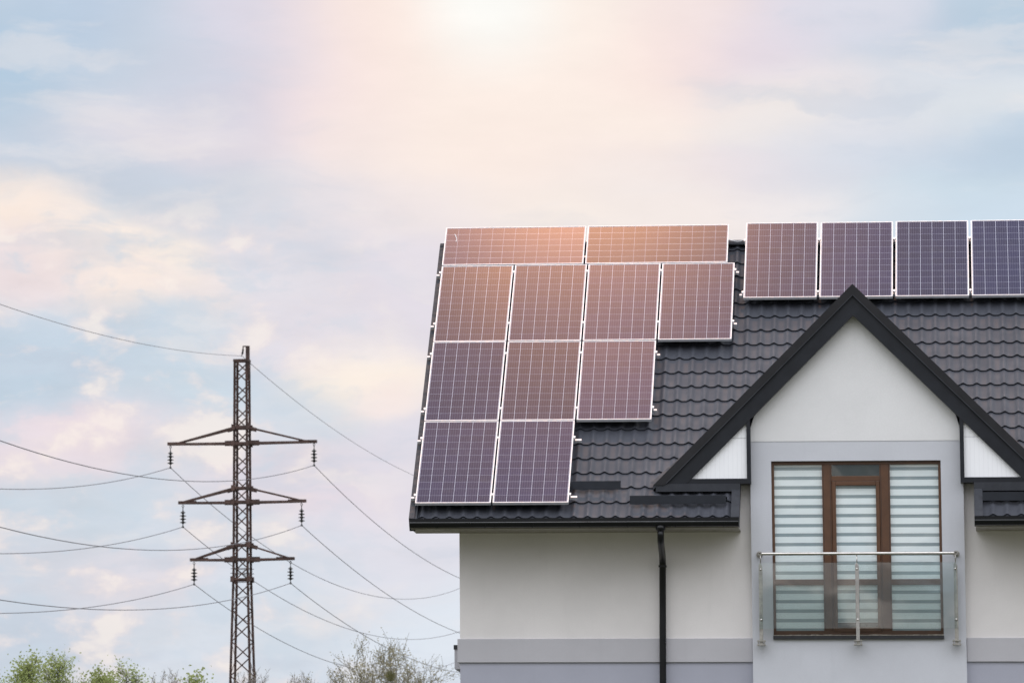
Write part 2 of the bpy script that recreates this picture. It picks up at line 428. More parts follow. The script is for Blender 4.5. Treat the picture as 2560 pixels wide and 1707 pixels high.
# boxed gable ends: dark frame and white ribbed lining
for sg, fx in ((-1, 4.367), (1, 7.079)):
    ix = 4.316 if sg < 0 else 7.132
    cut = lambda x_: 2.50-(abs(x_-ax))*sl
    w = MB()
    x0, x1 = sorted((fx, ix))
    poly = [(x0,.2635), (x1,.2635), (x1, cut(x1)), (x0, cut(x0))]; w.prism(poly, .425, .72)
    ox = ax + sg*2.30
    x0, x1 = sorted((ix, ox)); w.box(x0, x1, .425, .72, .2635, .3295)
    fr = hb('gable_box', w, M['trim'], house)
    w = MB(); zj = .86
    for za, zb in ((.31, zj-.002), (zj+.002, 1.25)):
        xa = ix - sg*.01; xo = lambda z: ax + sg*(2.52-z)/sl
        poly = [(xa,za), (xo(za),za), (xo(zb),zb), (xa,zb)] if sg > 0 else [(xo(za),za), (xa,za), (xa,zb), (xo(zb),zb)]
        w.prism(poly, .470, .49)
    hb('lining', w, M['lining'], fr)
    w = MB(); xo2 = ax + sg*2.2; x0, x1 = sorted((ix, xo2)); 
    w.prism([(x0,.30), (x1,.30), (x1, cut(x1)+.2), (x0, cut(x0)+.2)], .50, .52); hb('backing', w, M['trim'], fr)

# eaves: soffit, eave board, gutters, downpipe
for x0, x1 in ((-.055, 4.222), (7.256, RX1)):
    w = MB(); y = -.105
    while y < YW-.01:
        w.box(x0+.01, x1-.005, y, min(y+.118, YW-.001), -.350, -.336); y += .122
    sf = hb('soffit', w, M['soffit'], house)
    w = MB(); w.box(x0, x1, -.115, -.085, -.336, -.215); hb('eave_board', w, M['gutter'], sf)
    w = MB(); cy_, cz_, r = -.178, -.282, .060; n = 10
    lip = [(cy_ - r*math.cos(PI*i/n), cz_ - r*math.sin(PI*i/n)) for i in range(n+1)]
    inner = [(cy_ - (r-.006)*math.cos(PI*i/n), cz_ - (r-.006)*math.sin(PI*i/n)) for i in range(n, -1, -1)]
    w.xprism(lip+inner, x0, x1)
    for xe in (x0-.004, x1): w.xprism(lip, xe, xe+.004)
    gt = hb('gutter', w, M['gutter'], house)
    w = MB(); w.tube([(x0, cy_-r-.003, cz_+.004), (x1, cy_-r-.003, cz_+.004)], .0065, 8); hb('gutter_lip', w, M['lip'], gt, smooth=True)
    xx = x0+.35
    while xx < x1:
        w = MB(); w.xprism([(cy_-(r+.004)*math.cos(PI*i/n), cz_-(r+.004)*math.sin(PI*i/n)) for i in range(n+1)], xx, xx+.025); xx += .62
        hb('gutter_bracket', w, M['gutter'], gt)
w = MB()
w.tube([(3.212,-.178,-.325), (3.212,-.178,-.375), (3.212,-.178,-.395)], [.066,.064,.046], 16)
w.tube([(3.212,-.178,-.39), (3.212,-.178,-.45), (3.2115,-.165,-.49), (3.210,-.12,-.53), (3.2,.50,-.68), (3.197,.575,-.72), (3.196,.60,-.77), (3.190,.607,-1.4), (3.176,.607,-2.9), (3.17,.607,GZ+.2)], .044, 16)
dp = hb('downpipe', w, M['gutter'], house, smooth=True)
for zz_ in (-.80, -3.2, -5.6):
    w = MB(); xx_ = 3.196 + (zz_+.77)*.009; w.box(xx_-.052, xx_+.052, .556, .66, zz_-.012, zz_+.012)
    hb('pipe_bracket', w, M['gutter'], dp)

# side parapet peeping out beyond the left corner
w = MB(); w.box(.348, .53, 2.0, 4.6, -2.06, -1.80); pp = hb('parapet', w, M['band'], house)
w = MB(); w.box(.338, .53, 1.985, 4.62, -1.80, -1.742); hb('coping', w, M['sill'], pp)

# balcony door with two side lights
FY = .640
win = MB()
fx = [OX0, 4.662, 5.284, 5.409, 6.032, 6.165, 6.791, OX1]
zt, zb = OZ1, OZ0
win.box(fx[0], fx[1], FY, FY+.07, zb, zt); win.box(fx[6], fx[7], FY, FY+.07, zb, zt)
win.box(fx[1], fx[6], FY, FY+.07, .521, zt); win.box(fx[1], fx[6], FY, FY+.07, zb, -1.643)
win.box(fx[2], fx[3], FY-.002, FY+.07, -1.643, .521); win.box(fx[4], fx[5], FY-.002, FY+.07, -1.643, .521)
win.box(fx[3], fx[4], FY, FY+.07, .306, .373)
win.box(fx[1], fx[2], FY, FY+.07, -1.048, -.974); win.box(fx[5], fx[6], FY, FY+.07, -1.048, -.974)
window = hb('balcony_window', win, M['brown'], house, bevel=.004)
for xx in (5.300, 5.392, 6.048, 6.149):                   # dark strips standing for the shade in the grooves of the wide mullions
    w = MB(); w.box(xx-.002, xx+.002, FY-.0035, FY-.001, -1.64, .52); hb('groove_shade', w, M['trim'], window)
w = MB(); dx0, dx1 = 5.412, 6.029; lx0, lx1 = 5.462, 5.980
w.box(dx0, lx0, FY-.014, FY+.055, -1.66, .303); w.box(lx1, dx1, FY-.014, FY+.055, -1.66, .303)
w.box(lx0, lx1, FY-.014, FY+.055, .247, .303); w.box(lx0, lx1, FY-.014, FY+.055, -1.66, -1.598); w.box(lx0, lx1, FY-.014, FY+.055, -1.048, -.974)
hb('door_leaf', w, M['brown'], window, bevel=.006)
panes = [(fx[1],fx[2],-.974,.521), (fx[1],fx[2],-1.643,-1.048), (fx[5],fx[6],-.974,.521), (fx[5],fx[6],-1.643,-1.048), (lx0,lx1,-.974,.247), (lx0,lx1,-1.598,-1.048)]
for x0, x1, z0, z1 in panes:
    w = MB(); w.add([(x0,FY+.028,z0),(x1,FY+.028,z0),(x1,FY+.028,z1),(x0,FY+.028,z1)], [(0,1,2,3)])
    hb('pane', w, M['winglass'], window)
w = MB(); w.add([(fx[3],FY+.028,.373),(fx[4],FY+.028,.373),(fx[4],FY+.028,.521),(fx[3],FY+.028,.521)], [(0,1,2,3)])
hb('transom_pane', w, M['winglass'], window)
w = MB(); w.box(fx[3]-.01, fx[4]+.01, FY+.06, FY+.07, .33, .56); hb('transom_card', w, M['darkcard'], window)  # dark card added behind the transom glass to darken it; no blind here
w = MB(); w.box(OX0-.002, OX1+.003, YB-.045, YB+.10, OZ0-.058, OZ0-.012); hb('sill', w, M['sill'], window, bevel=.004)
w = MB(); xx = OX0
while xx < OX1-.01:
    nx_ = min(OX1, xx+random.uniform(.05,.16)); w.box(xx, nx_, YB+.0, YB+.06, OZ0-.012, OZ0+random.uniform(-.001,.006)); xx = nx_
hb('filler', w, M['seal'], window)
# blinds hang inside the room (z of each mesh is measured from a dark band's centre)
def blind(x0, x1, z0, z1, dz, name='blind'):
    w = MB(); zc_ = .226 + dz
    w.box(x0, x1, 0, .004, z0-zc_, z1-zc_)
    w.box(x0, x1, -.008, .012, z0-zc_-.012, z0-zc_)
    me_o = build(name, w, M['blind'], window, local=True)
    me_o.location = Vector((0, FY+.046, zc_)) + Vector(HS) - world_of(window).translation
    return me_o
blind(4.64, 5.31, -1.690, .53, .0); blind(6.14, 6.82, -1.690, .53, -.006); blind(5.44, 6.0, -1.520, .268, .004)
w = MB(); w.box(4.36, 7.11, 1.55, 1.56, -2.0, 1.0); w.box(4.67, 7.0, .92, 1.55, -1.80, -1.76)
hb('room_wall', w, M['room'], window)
w = MB(); w.box(4.835, 5.07, FY+.085, FY+.15, -1.72, -1.24)
hb('white_card', w, M['white'], window)

# stainless railing with two glass panes
rail = MB(); RY, RZ = .45, -.653
rail.tube([(4.462,.578,RZ), (4.462,.50,RZ), (4.467,.468,RZ), (4.482,RY+.003,RZ), (4.505,RY,RZ), (6.962,RY,RZ), (6.985,RY+.003,RZ), (7.0,.468,RZ), (7.005,.50,RZ), (7.005,.578,RZ)], .0215, 14)
railing = hb('railing', rail, M['steel'], house, smooth=True)
for xx in (4.462, 7.005):
    w = MB(); w.tube([(xx,.58,RZ), (xx,.568,RZ)], .042, 18); w.tube([(xx,.568,RZ), (xx,.560,RZ)], [.036,.03], 18)
    hb('flange', w, M['steel_dull'], railing)
for x0, x1 in ((4.452, 5.716), (5.732, 7.003)):
    w = MB(); w.box(x0, x1, .425, .435, -1.625, -.772); hb('glass_pane', w, M['railglass'], railing)
for xx, yy, mt in ((4.474,.458,'steel_dull'), (5.724,.416,'steel'), (6.993,.458,'steel_dull')):
    w = MB()
    w.prism([(xx-.024,-1.80), (xx+.024,-1.80), (xx+.024,-.815), (xx-.0,-.775), (xx-.012,-.775), (xx-.024,-.80)], yy-.009, yy+.009)
    po = hb('post', w, M[mt], railing, bevel=.003)
    w = MB(); w.tube([(xx,yy,-.80), (xx,yy+.0,-.72), (xx,RY,RZ-.01)], .0065, 8); hb('post_rod', w, M['steel'], railing, smooth=True)
    for zz_ in (-.858, -1.513):
        w = MB(); w.ball((xx, .412 if mt != 'steel' else .404, zz_), .0155, 12); hb('stud', w, M['steel'], railing, smooth=True)
    w = MB()
    w.box(xx-.056, xx+.056, yy-.05, yy+.05, -1.792, -1.780); w.box(xx-.056, xx+.056, yy-.05, yy+.05, -1.842, -1.830)
    for ox_ in (-.04, .04):
        for oy_ in (-.035, .035): w.tube([(xx+ox_, yy+oy_, -1.85), (xx+ox_, yy+oy_, -1.772)], .0065, 6)
    w.box(xx-.022, xx+.022, yy-.02, YB, -1.83, -1.792)
    hb('base_plate', w, M['steel_dull'], railing)

# ------------------------------------------------------------------ solar panels
fr = MB(); L_ = .015
fr.box(0, PW, 0, L_, -.04, 0); fr.box(0, PW, PH-L_, PH, -.04, 0); fr.box(0, L_, L_, PH-L_, -.04, 0); fr.box(PW-L_, PW, L_, PH-L_, -.04, 0)
ce = MB(); ce.add([(L_,L_,-.004),(PW-L_,L_,-.004),(PW-L_,PH-L_,-.004),(L_,PH-L_,-.004)], [(0,1,2,3)])
bs = MB(); bs.add([(L_,L_,-.034),(PW-L_,L_,-.034),(PW-L_,PH-L_,-.034),(L_,PH-L_,-.034)], [(0,1,2,3)])
proto = thing('solar_panel', '', 'solar panel', (0,0,0))
build('frame', fr, M['alu'], proto, local=True, bevel=.0015); build('cell_face', ce, M['cells'], proto, local=True); build('back_sheet', bs, M['white'], proto, local=True)
EU, EV, EN = Vector((1,0,0)), Vector((0,CA,SA)), Vector((0,-SA,CA))
def orient(ux, uy): 
    return Matrix((( ux.x, uy.x, EN.x), (ux.y, uy.y, EN.y), (ux.z, uy.z, EN.z))).to_euler()
GX, GV = .0235, .0208
first = [True]
def panel(u, s, label, group, land=False):
    o = proto if first[0] else copy_tree(proto)
    first[0] = False
    tilt = Vector((random.uniform(-.0016,.0016), random.uniform(-.0012,.0012), 0))
    o.location = Vector(roofpt(u, s + (PW if land else 0), 0)) + Vector(HS)
    e = orient(-EV, EU) if land else orient(EU, EV)
    o.rotation_euler = (e.x+tilt.x, e.y+tilt.y, e.z)
    o['label'] = label; o['category'] = 'solar panel'; o['group'] = group
    return o
GL, GR = 'solar panels in the left stepped array', 'solar panels in the right row along the ridge'
colname = ['leftmost', 'second from the left', 'third from the left', 'rightmost']
for c_ in range(2):
    panel(c_*(PW+GX), 0, ['upright solar panel in the bottom row beside the roof edge, just above the eave', 'upright solar panel in the bottom row nearest the short snow guard'][c_], GL)
for c_ in range(3):
    panel(c_*(PW+GX), PH+GV, ['upright solar panel beside the roof edge in the row of three panels', 'middle solar panel in the row of three upright panels', 'right hand solar panel of the row of three, bare tiles below it'][c_], GL)
for c_ in range(4):
    o = panel(c_*(PW+GX), 2*(PH+GV), ['upright solar panel beside the roof edge in the row of four', 'upright solar panel second from the roof edge in the row of four', 'upright solar panel third from the roof edge in the row of four',
        'right hand solar panel of the row of four, bare tiles below it'][c_], GL)
for c_ in range(2):
    panel(c_*(PH+.026), 5.9345, ['sideways laid solar panel above the ridge nearest the left roof edge', 'sideways laid solar panel above the ridge nearest the gap in the panels'][c_], GL, True)
for c_ in range(4):
    panel(4.1765+c_*(PW+.0374), 5.002, ['upright solar panel on the ridge just right of the gap showing brown tiles', 'upright solar panel on the ridge partly hidden by the gable peak, left of it', 'upright solar panel on the ridge directly right of the gable peak', 'upright solar panel on the ridge cut off by the right picture edge'][c_], GR)
# pale droppings on two panels
for u0, s0, pts in ((.13, 6.75, [(0,0),(.02,-.06),(.035,-.13),(.03,-.20)]), (3.86, 4.75, [(0,0),(.004,-.03)])):
    tgt = min((o for o in C.objects if o.name.startswith('solar_panel')), key=lambda o: (o.location + o.rotation_euler.to_matrix() @ Vector((PW/2, PH/2, 0)) - Vector(HS) - Vector(roofpt(u0, s0, 0))).length)
    w = MB(); w.tube([roofpt(u0+a, s0+b, -.001) for a, b in pts], [.0035, .005, .003, .0045][:len(pts)], 6)
    me_ = hb('dropping', w, M['white'], None)
    inv = (Matrix.Translation(tgt.location) @ tgt.rotation_euler.to_matrix().to_4x4()).inverted()
    me_.data.transform(inv); me_.parent = tgt
# mounting rails with their clamps
def rail_thing(x0, x1, s, clamps, label):
    t_ = thing('mounting_rail', label, 'mounting rail', Vector(roofpt(x0, s, -.06)) + Vector(HS), 'rails under the solar panels')
    w = MB(); slope_strip(w, x0, x1, s-.02, s+.02, -.078, -.0405); 
    build('rail', w, M['alu'], t_, shift=HS)
    for xc in clamps:
        w = MB(); slope_strip(w, xc-.0085, xc+.0085, s-.028, s+.028, -.0395, .003); slope_strip(w, xc-.015, xc+.015, s-.020, s+.020, .0032, .006)
        build('clamp', w, M['alu'], t_, shift=HS)
    x = x0+.25
    while x < x1-.1:
        w = MB(); slope_strip(w, x-.02, x+.02, s-.05, s+.02, -.165, -.0785); build('roof_hook', w, M['flash'], t_, shift=HS); x += 1.2
def gaps(n): return [-.012] + [i*(PW+GX)-GX/2 for i in range(1, n)] + [n*(PW+GX)-GX+.012]
rail_thing(-.065, 2.112, .19, gaps(2), 'lower aluminium rail under the bottom row of panels')
rail_thing(-.065, 2.112, 1.55, gaps(2), 'upper aluminium rail under the bottom row of panels')
rail_thing(-.065, 3.085, .29+1.977, gaps(3), 'lower aluminium rail under the row of three panels')
rail_thing(-.065, 3.085, 1.66+1.977, gaps(3), 'upper aluminium rail under the row of three panels')
rail_thing(-.065, 4.10, .45+3.954, gaps(4), 'lower aluminium rail under the row of four panels')
rail_thing(-.065, 4.10, 1.78+3.954, gaps(4), 'upper aluminium rail under the row of four panels')
rg = [4.1765-.012] + [4.1765+i*(PW+.0374)-.0187 for i in range(1, 4)]
rail_thing(4.12, 8.32, 5.002+.14, rg, 'lower aluminium rail under the right row of panels along the ridge')
rail_thing(4.16, 8.32, 5.002+1.50, rg, 'upper aluminium rail under the right row of panels along the ridge')
rail_thing(.05, 3.9, 5.9345+.25, [], 'aluminium rail under the two sideways panels, lower one')
rail_thing(.05, 3.9, 5.9345+.66, [], 'aluminium rail under the two sideways panels, upper one')
w = MB(); w.tube([(3.9,5.18,4.03), (3.97,5.2,4.012), (4.06,5.21,3.992), (4.11,5.2,3.998), (4.14,5.2,4.016), (4.2,5.2,4.012)], .006, 6)
tag(hb('cable', w, M['alu'], None), 'thin pale cable crossing the ridge in the gap between the two panel arrays', 'cable')

# ------------------------------------------------------------------ lattice tower
TX, TY = -29.87, 251.2
PSI = .12
cr_, sr_ = math.cos(PSI), math.sin(PSI)
def tw(a, b, z): return (TX + a*cr_ + b*sr_, TY - a*sr_ + b*cr_, z + Z0)   # a along the arms, b along the line
tower = thing('power_pylon', 'slim rusty brown lattice power pylon with three crossarms standing beyond the house', 'pylon', (TX, TY, 0))
ZT, ZM, ZJ = 27.19, 26.44, 15.64
def half(z):
    if z > ZJ: return .305 + (ZM-z)*.0055
    return .365 + (ZJ-z)*.026
for sa in (-1, 1):
    for sb in (-1, 1):
        w = MB(); zs = [GZ, ZJ, ZM]
        for z0, z1 in zip(zs, zs[1:]):
            h0, h1 = half(z0), half(z1)
            a0, a1 = Vector(tw(sa*h0, sb*h0, z0)), Vector(tw(sa*h1, sb*h1, z1))
            w.bar(a0, a1, .125, .02, up=(sr_, cr_, 0)); w.bar(a0, a1, .02, .125, up=(sr_, cr_, 0))
        build('leg', w, M['rust'], tower)
w = MB(); z = ZM; k = 0
def face(z0, z1, a0, a1, sb, axis):
    h0, h1 = half(z0), half(z1)
    if axis == 0: p, q_ = tw(a0*h0, sb*h0, z0), tw(a1*h1, sb*h1, z1)
    else: p, q_ = tw(sb*h0, a0*h0, z0), tw(sb*h1, a1*h1, z1)
    w.bar(p, q_, .012, .062) if axis == 0 else w.bar(p, q_, .012, .055)
while z > GZ+.6:
    dz = half(z)*1.86
    z1 = max(z-dz, GZ)
    s = 1 if k % 2 else -1
    for axis in (0, 1):
        face(z, z1, s, -s, -1, axis); face(z, z1, -s, s, 1, axis)
    z = z1; k += 1
build('bracing', w, M['rust'], tower)
for zz_, wd in ((23.06,.16), (22.24,.15), (20.0,.11), (19.3,.13), (17.13,.11), (16.42,.13), (15.42,.10), (ZM,.12)):
    w = MB(); h = half(zz_)+.05
    for sb in (-1, 1):
        w.bar(tw(-h, sb*h, zz_), tw(h, sb*h, zz_), .05, wd); w.bar(tw(sb*h, -h, zz_), tw(sb*h, h, zz_), .05, wd)
    if zz_ != ZM:
        for sa in (-1, 1):
            for sb in (-1, 1): w.bar(tw(sa*h, sb*h, zz_-.14), tw(sa*h, sb*h, zz_+.14), .17, .17)
    build('collar', w, M['rust'], tower)
for zz_ in (15.95, 15.72, 15.45, 15.3):
    for sb in (-1, 1):
        w = MB(); w.bar(tw(-half(zz_)-.16, sb*half(zz_), zz_), tw(half(zz_)+.16, sb*half(zz_), zz_), .03); build('step_bolt', w, M['rust'], tower)
for reach, zl, zu, rise in ((3.84,22.28,23.06,.10), (3.28,19.30,20.0,.10), (2.67,16.42,17.13,.10)):
    for sa in (-1, 1):
        w = MB(); h = half(zl)
        for sb in (-1, 1):
            w.bar(tw(sa*h, sb*h, zl-.02), tw(sa*reach, sb*.09, zl), .07, .105)
            w.bar(tw(sa*h, sb*h, zu), tw(sa*(reach-.55 if reach > 3.5 else reach-.25), sb*.08, zl+.05), .06, .085)
        w.bar(tw(sa*(reach-.9), 0, zl+.03), tw(sa*(reach+.02), 0, zl+.02), .2, .15)
        w.bar(tw(sa*h*.9, 0, zl), tw(sa*(h+.55), 0, zl), .12, .26)
        w.bar(tw(sa*h*.9, 0, zu-.0), tw(sa*(h+.42), 0, zu-.13), .12, .20)
        build('crossarm', w, M['rust'], tower)
w = MB(); w.bar(tw(.30,0,ZM-1.0), tw(.30,0,ZT), .19, .19); w.bar(tw(.30,0,ZT-.02), tw(.05,0,ZT-.02), .12, .05)
build('peak_post', w, M['rust'], tower)

# insulator strings
def ins_shape(h, nd, rd, root):
    """hook at the top (local z = 0) down to the wire clamp at z = -h"""
    w = MB(); w.tube([(0,0,0), (.05,0,-.07), (.0,0,-.17)], .018, 6); w.tube([(0,0,0), (-.05,0,-.07), (.0,0,-.17)], .018, 6); w.tube([(0,0,-.16), (0,0,-.30)], .022, 6)
    build('hook', w, M['ceramic'], root, local=True)
    a, b_ = -.30*h/1.12, -h*.86
    for i in range(nd):
        z = a + (b_-a)*(i+.5)/nd; st = (a-b_)/nd; r = rd*(.78 if i == 0 else 1)
        w = MB(); w.lathe([(.04,st*.5), (.055,st*.22), (.07,.03), (r,-.005), (r,-.03), (.08,-.04), (.05,-st*.5)], 14, (0,0,z))
        build('disc', w, M['ceramic'], root, local=True, smooth=False)
    w = MB(); w.tube([(0,0,b_), (0,0,-h)], .025, 6); w.ball((0,0,-h), .06, 8); w.bar((0,-.14,-h), (0,.14,-h), .05)
    build('wire_clamp', w, M['ceramic'], root, local=True)
ins0 = thing('insulator', '', 'insulator', (0,0,0), 'insulator strings on the pylon'); ins_shape(1.12, 4, .165, ins0)
lev = [('top', 3.72, 22.22), ('middle', 3.07, 19.22), ('lowest', 2.49, 16.33)]
attach = {}; firsti = True
for nm, reach, z in lev:
    for sa, sd in ((-1,'left'), (1,'right')):
        o = ins0 if firsti else copy_tree(ins0); firsti = False
        o.location = tw(sa*reach, 0, z); o.rotation_euler = (0,0,-PSI)
        o['label'] = f'dark string of ribbed discs hanging from the {sd} end of the {nm} crossarm'; o['category'] = 'insulator'
        attach[(nm, sd)] = Vector(tw(sa*reach, 0, z-1.12))
w = MB(); w.tube([(0,0,0), (0,0,-.16)], .03, 6); w.tube([(0,0,-.14), (-.02,0,-.30)], .05, 6); w.ball((-.03,0,-.34), .06); w.tube([(-.03,0,-.34), (-.10,0,-.52)], [.035,.015], 6)
si = build('small_insulator', w, M['ceramic']); si.location = tw(.06, 0, ZT-.02)
tag(si, 'small dark insulator hanging beside the very top of the pylon', 'insulator')

# power lines: each one a single sagging wire through its insulator
def line(A, sr, sl_, label, r, mat):
    (fr_, ar, br, er), (fl, al, bl, el) = sr, sl_
    pts = []
    for i in range(60, 0, -1):
        s = el*i/60; pts.append(A + Vector((-math.sin(fl)*s, -math.cos(fl)*s, -al*s + bl*s*s)))
    pts.append(A)
    for i in range(1, 61):
        s = er*i/60; pts.append(A + Vector((math.sin(fr_)*s, math.cos(fr_)*s, -ar*s + br*s*s)))
    w = MB(); w.tube([p-A for p in pts], r, 6)
    o = build('power_line', w, mat); o.location = A
    tag(o, label, 'power line', 'wires of the power line'); return o
W_ = {('top','left'):(.0360,.363,.1172,.350), ('top','right'):(.0241,.299,.1120,.329), ('middle','left'):(.0296,.326,.1089,.300), ('middle','right'):(.0222,.252,.1102,.335),
      ('lowest','left'):(.0270,.343,.0998,.270), ('lowest','right'):(.0205,.280,.0990,.275)}
for key, (ar, br, al, bl) in W_.items():
    line(attach[key], (.0022, ar, br/1000, 260), (-.0065, al, bl/1000, 300), f'thin dark wire running through the insulator on the {key[1]} end of the {key[0]} crossarm', .017, M['wire'])
line(Vector(tw(.0,0,ZT-.50)), (.0055, .0051, .000234, 260), (-.0053, .0941, .0002136, 300), 'faint topmost wire carried by the peak of the pylon', .013, M['wire_thin'])

# ------------------------------------------------------------------ trees
def grow(rng, h, spread, levels, counts, clear=.3, upw=.35, r0=.22, twist=.35, tipcut=.007, tap=.62):
    """skeleton of a tree: list of (points, radii, level)"""
    out = []; tips = []
    def branch(p, d, ln, r, lv):
        n = 5 if lv < 2 else 3
        pts = [p.copy()]; rs = [r]; dd = d.copy()
        for i in range(n):
            dd = (dd + Vector((rng.uniform(-1,1), rng.uniform(-1,1), rng.uniform(-1,1)))*twist*(.35 if lv == 0 else .5) + Vector((0,0,upw*.22))).normalized()
            pts.append(pts[-1] + dd*ln/n); rs.append(max(tipcut*.6, r*(1-(i+1)/n*(.82 if lv == 0 else .7))))
        out.append((pts, rs, lv))
        if lv == levels: tips.append((pts[-1], dd)); return
        m = counts[lv]
        for i in range(m):
            f = (clear + (1-clear)*(i+.6)/m) if lv == 0 else (.22 + .78*(i+rng.random())/m)
            j = min(n-1, int(f*n)); q = f*n-j; b = pts[j].lerp(pts[j+1], min(1, q)); rr = rs[j]*(1-q)+rs[j+1]*q
            t_ = (pts[j+1]-pts[j]).normalized(); a = rng.uniform(0, 2*PI) if lv else i*2.4+rng.uniform(-.4,.4)
            s = t_.cross(Vector((math.cos(a), math.sin(a), .3))).normalized()
            ang = rng.uniform(.45, .95) if lv else rng.uniform(.55, 1.0)*(1.15-.55*f)
            nd = (t_*math.cos(ang) + s*math.sin(ang)).normalized()
            if lv == 0: l2 = spread*(1.12-tap*f)*rng.uniform(.85,1.1)
            else: l2 = ln*rng.uniform(.36,.6)
            branch(b, nd, l2, max(tipcut, rr*rng.uniform(.42,.6)), lv+1)
    branch(Vector((0,0,0)), Vector((0,0,1)), h, r0, 0)
    return out, tips
def tree_mesh(name, rng, h, spread, levels, counts, bark, leaf, nleaf, lsize, group, label, cat='tree', fit=None, lspread=.28, **kw):
    sk, tips = grow(rng, h, spread, levels, counts, **kw)
    top = max(p.z for pts, _, _ in sk for p in pts); sc = h/top
    root = thing(name, label, cat, (0,0,0), group)
    tr = MB(); br = MB()
    for pts, rs, lv in sk:
        (tr if lv == 0 else br).tube([p*sc for p in pts], rs, 8 if lv == 0 else (5 if lv == 1 else 3), caps=False)
    build('trunk', tr, bark, root, local=True, smooth=True)
    lf = MB()
    for _ in range(nleaf):
        pts, rs, lv = sk[rng.randrange(len(sk))]
        while lv < max(1, levels-1): pts, rs, lv = sk[rng.randrange(len(sk))]
        f = rng.random(); i = min(len(pts)-2, int(f*(len(pts)-1))); p = pts[i].lerp(pts[i+1], rng.random())*sc
        p = p + Vector((rng.gauss(0,1), rng.gauss(0,1), rng.gauss(0,1)))*lspread*.5
        if p.z > h*1.02: continue
        a = Vector((rng.uniform(-1,1), rng.uniform(-1,1), rng.uniform(-1,1))).normalized(); b = a.orthogonal().normalized(); s = lsize*rng.uniform(.6,1.3)
        lf.add([p, p+a*s*.5+b*s*.32, p+a*s, p+a*s*.5-b*s*.32], [(0,1,2,3)])
    br.cur = 0; off = len(br.v)
    nb = len(br.f)
    br.v += lf.v; br.f += [tuple(i+off for i in f) for f in lf.f]; br.mi = [0]*nb + [1]*len(lf.f)
    me = bpy.data.meshes.new('crown'); me.from_pydata(br.v, [], br.f); me.update(); me.materials.append(bark); me.materials.append(leaf)
    me.polygons.foreach_set('material_index', br.mi)
    o = bpy.data.objects.new('crown', me); C.objects.link(o); o.parent = root
    return root
def place(o, x, y, h, h0, rot, label):
    o.location = (x, y, 0); s = h/h0; o.scale = (s, s, s); o.rotation_euler = (0,0,rot); o['label'] = label
GT = 'trees along the skyline'
rng = random.Random(3)
tg1 = tree_mesh('leafy_tree', rng, 14.7, 3.5, 3, (26,9,6), M['bark_dark'], M['leaf'], 11500, .115, GT, '', r0=.2, clear=.35, upw=.7, lspread=.42, tap=.86)
tg2 = tree_mesh('leafy_tree', random.Random(11), 14.5, 3.9, 3, (22,9,6), M['bark_dark'], M['leaf'], 6800, .115, GT, '', r0=.2, clear=.35, upw=.7, lspread=.40, tap=.85)
tb1 = tree_mesh('bare_tree', random.Random(5), 15.5, 4.0, 4, (20,8,5,4), M['bark'], M['bud'], 1600, .06, GT, '', r0=.19, clear=.3, upw=.9, lspread=.1, tipcut=.006, tap=.82)
tbig = tree_mesh('bare_tree', random.Random(23), 16.0, 6.6, 4, (30,10,7,5), M['bark_dark'], M['bud'], 55000, .08, GT, '', r0=.40, clear=.33, upw=.5, lspread=.14, tipcut=.008, tap=.45)
place(tbig, -14.5, 161.2, 16.2, 16.0, .4, 'big bare spreading tree with mistletoe and fine twigs left of the house')
place(tg1, -25.5, 151.2, 14.75, 14.7, 0, 'tall fresh green tree nearest the left picture edge, with the highest leafy top')
for (x, y, h, rot, lab) in [(-24.35,156.2,14.95,1.3,'pointed fresh green tree, second tall leafy top from the left'), (-26.75,147.0,13.75,2.2,'low green tree at the left picture edge, only its tip showing'), (-24.6,149.5,14.0,3.1,'green tree filling the dip between the two tallest leafy tops')]:
    o = copy_tree(tg1); place(o, x, y, h, 14.7, rot, lab)
place(tg2, -22.85, 154.2, 14.5, 14.5, .7, 'thin loose green tree right of the two tall leafy ones')
for (x, y, h, rot, lab) in [(-25.0,158.0,14.2,4.4,'sparse green tree behind the dip between the two tall leafy tops'), (-23.55,151.0,13.85,5.5,'low loose green tree directly right of the second tall leafy top')]:
    o = copy_tree(tg2); place(o, x, y, h, 14.5, rot, lab)
o = copy_tree(tg2); place(o, -22.0, 158.5, 14.35, 14.5, 2.6, 'sparse green tree, rightmost of the leafy group')
place(tb1, -28.8, 166.2, 14.95, 15.5, .3, 'brownish bare tree at far left behind the green trees')
for (x, y, h, rot, lab) in [(-26.6,176.0,15.2,1.9,'bare twiggy tree showing between the two tall green trees'), (-24.5,181.2,15.75,2.9,'pale bare tree right of the leafy group, left of two thin ones'), (-24.45,191.2,16.0,.9,'faint slender bare tree midway between leafy group and pylon'), (-22.8,186.2,16.1,4.0,'pale bare tree directly left of the pylon legs'),
                            (-22.0,191.2,15.95,5.1,'faint bare tree just right of the pylon legs'), (-19.4,186.2,15.9,2.4,'small bare tree top left of the big spreading bare tree'), (-17.7,190.0,15.75,.1,'low bare tree against the left flank of the big bare tree'),
                            (-23.5,176.0,15.0,2.2,'low pale bare tree between the sparse green tree and the slender bare one'), (-23.6,196.0,16.3,3.7,'faint bare tree top between two slender ones left of the pylon'),
                            (-25.9,171.0,14.55,3.3,'low brownish bare tree in the dip just left of the second leafy top'), (-23.9,172.0,14.75,.5,'low bare tree behind the loose green tree, right of the second leafy top'), (-30.0,178.0,15.0,1.2,'bare tree tip at the extreme left picture edge')]:
    o = copy_tree(tb1); place(o, x, y, h, 15.5, rot, lab)
w = MB(); rg_ = random.Random(9)
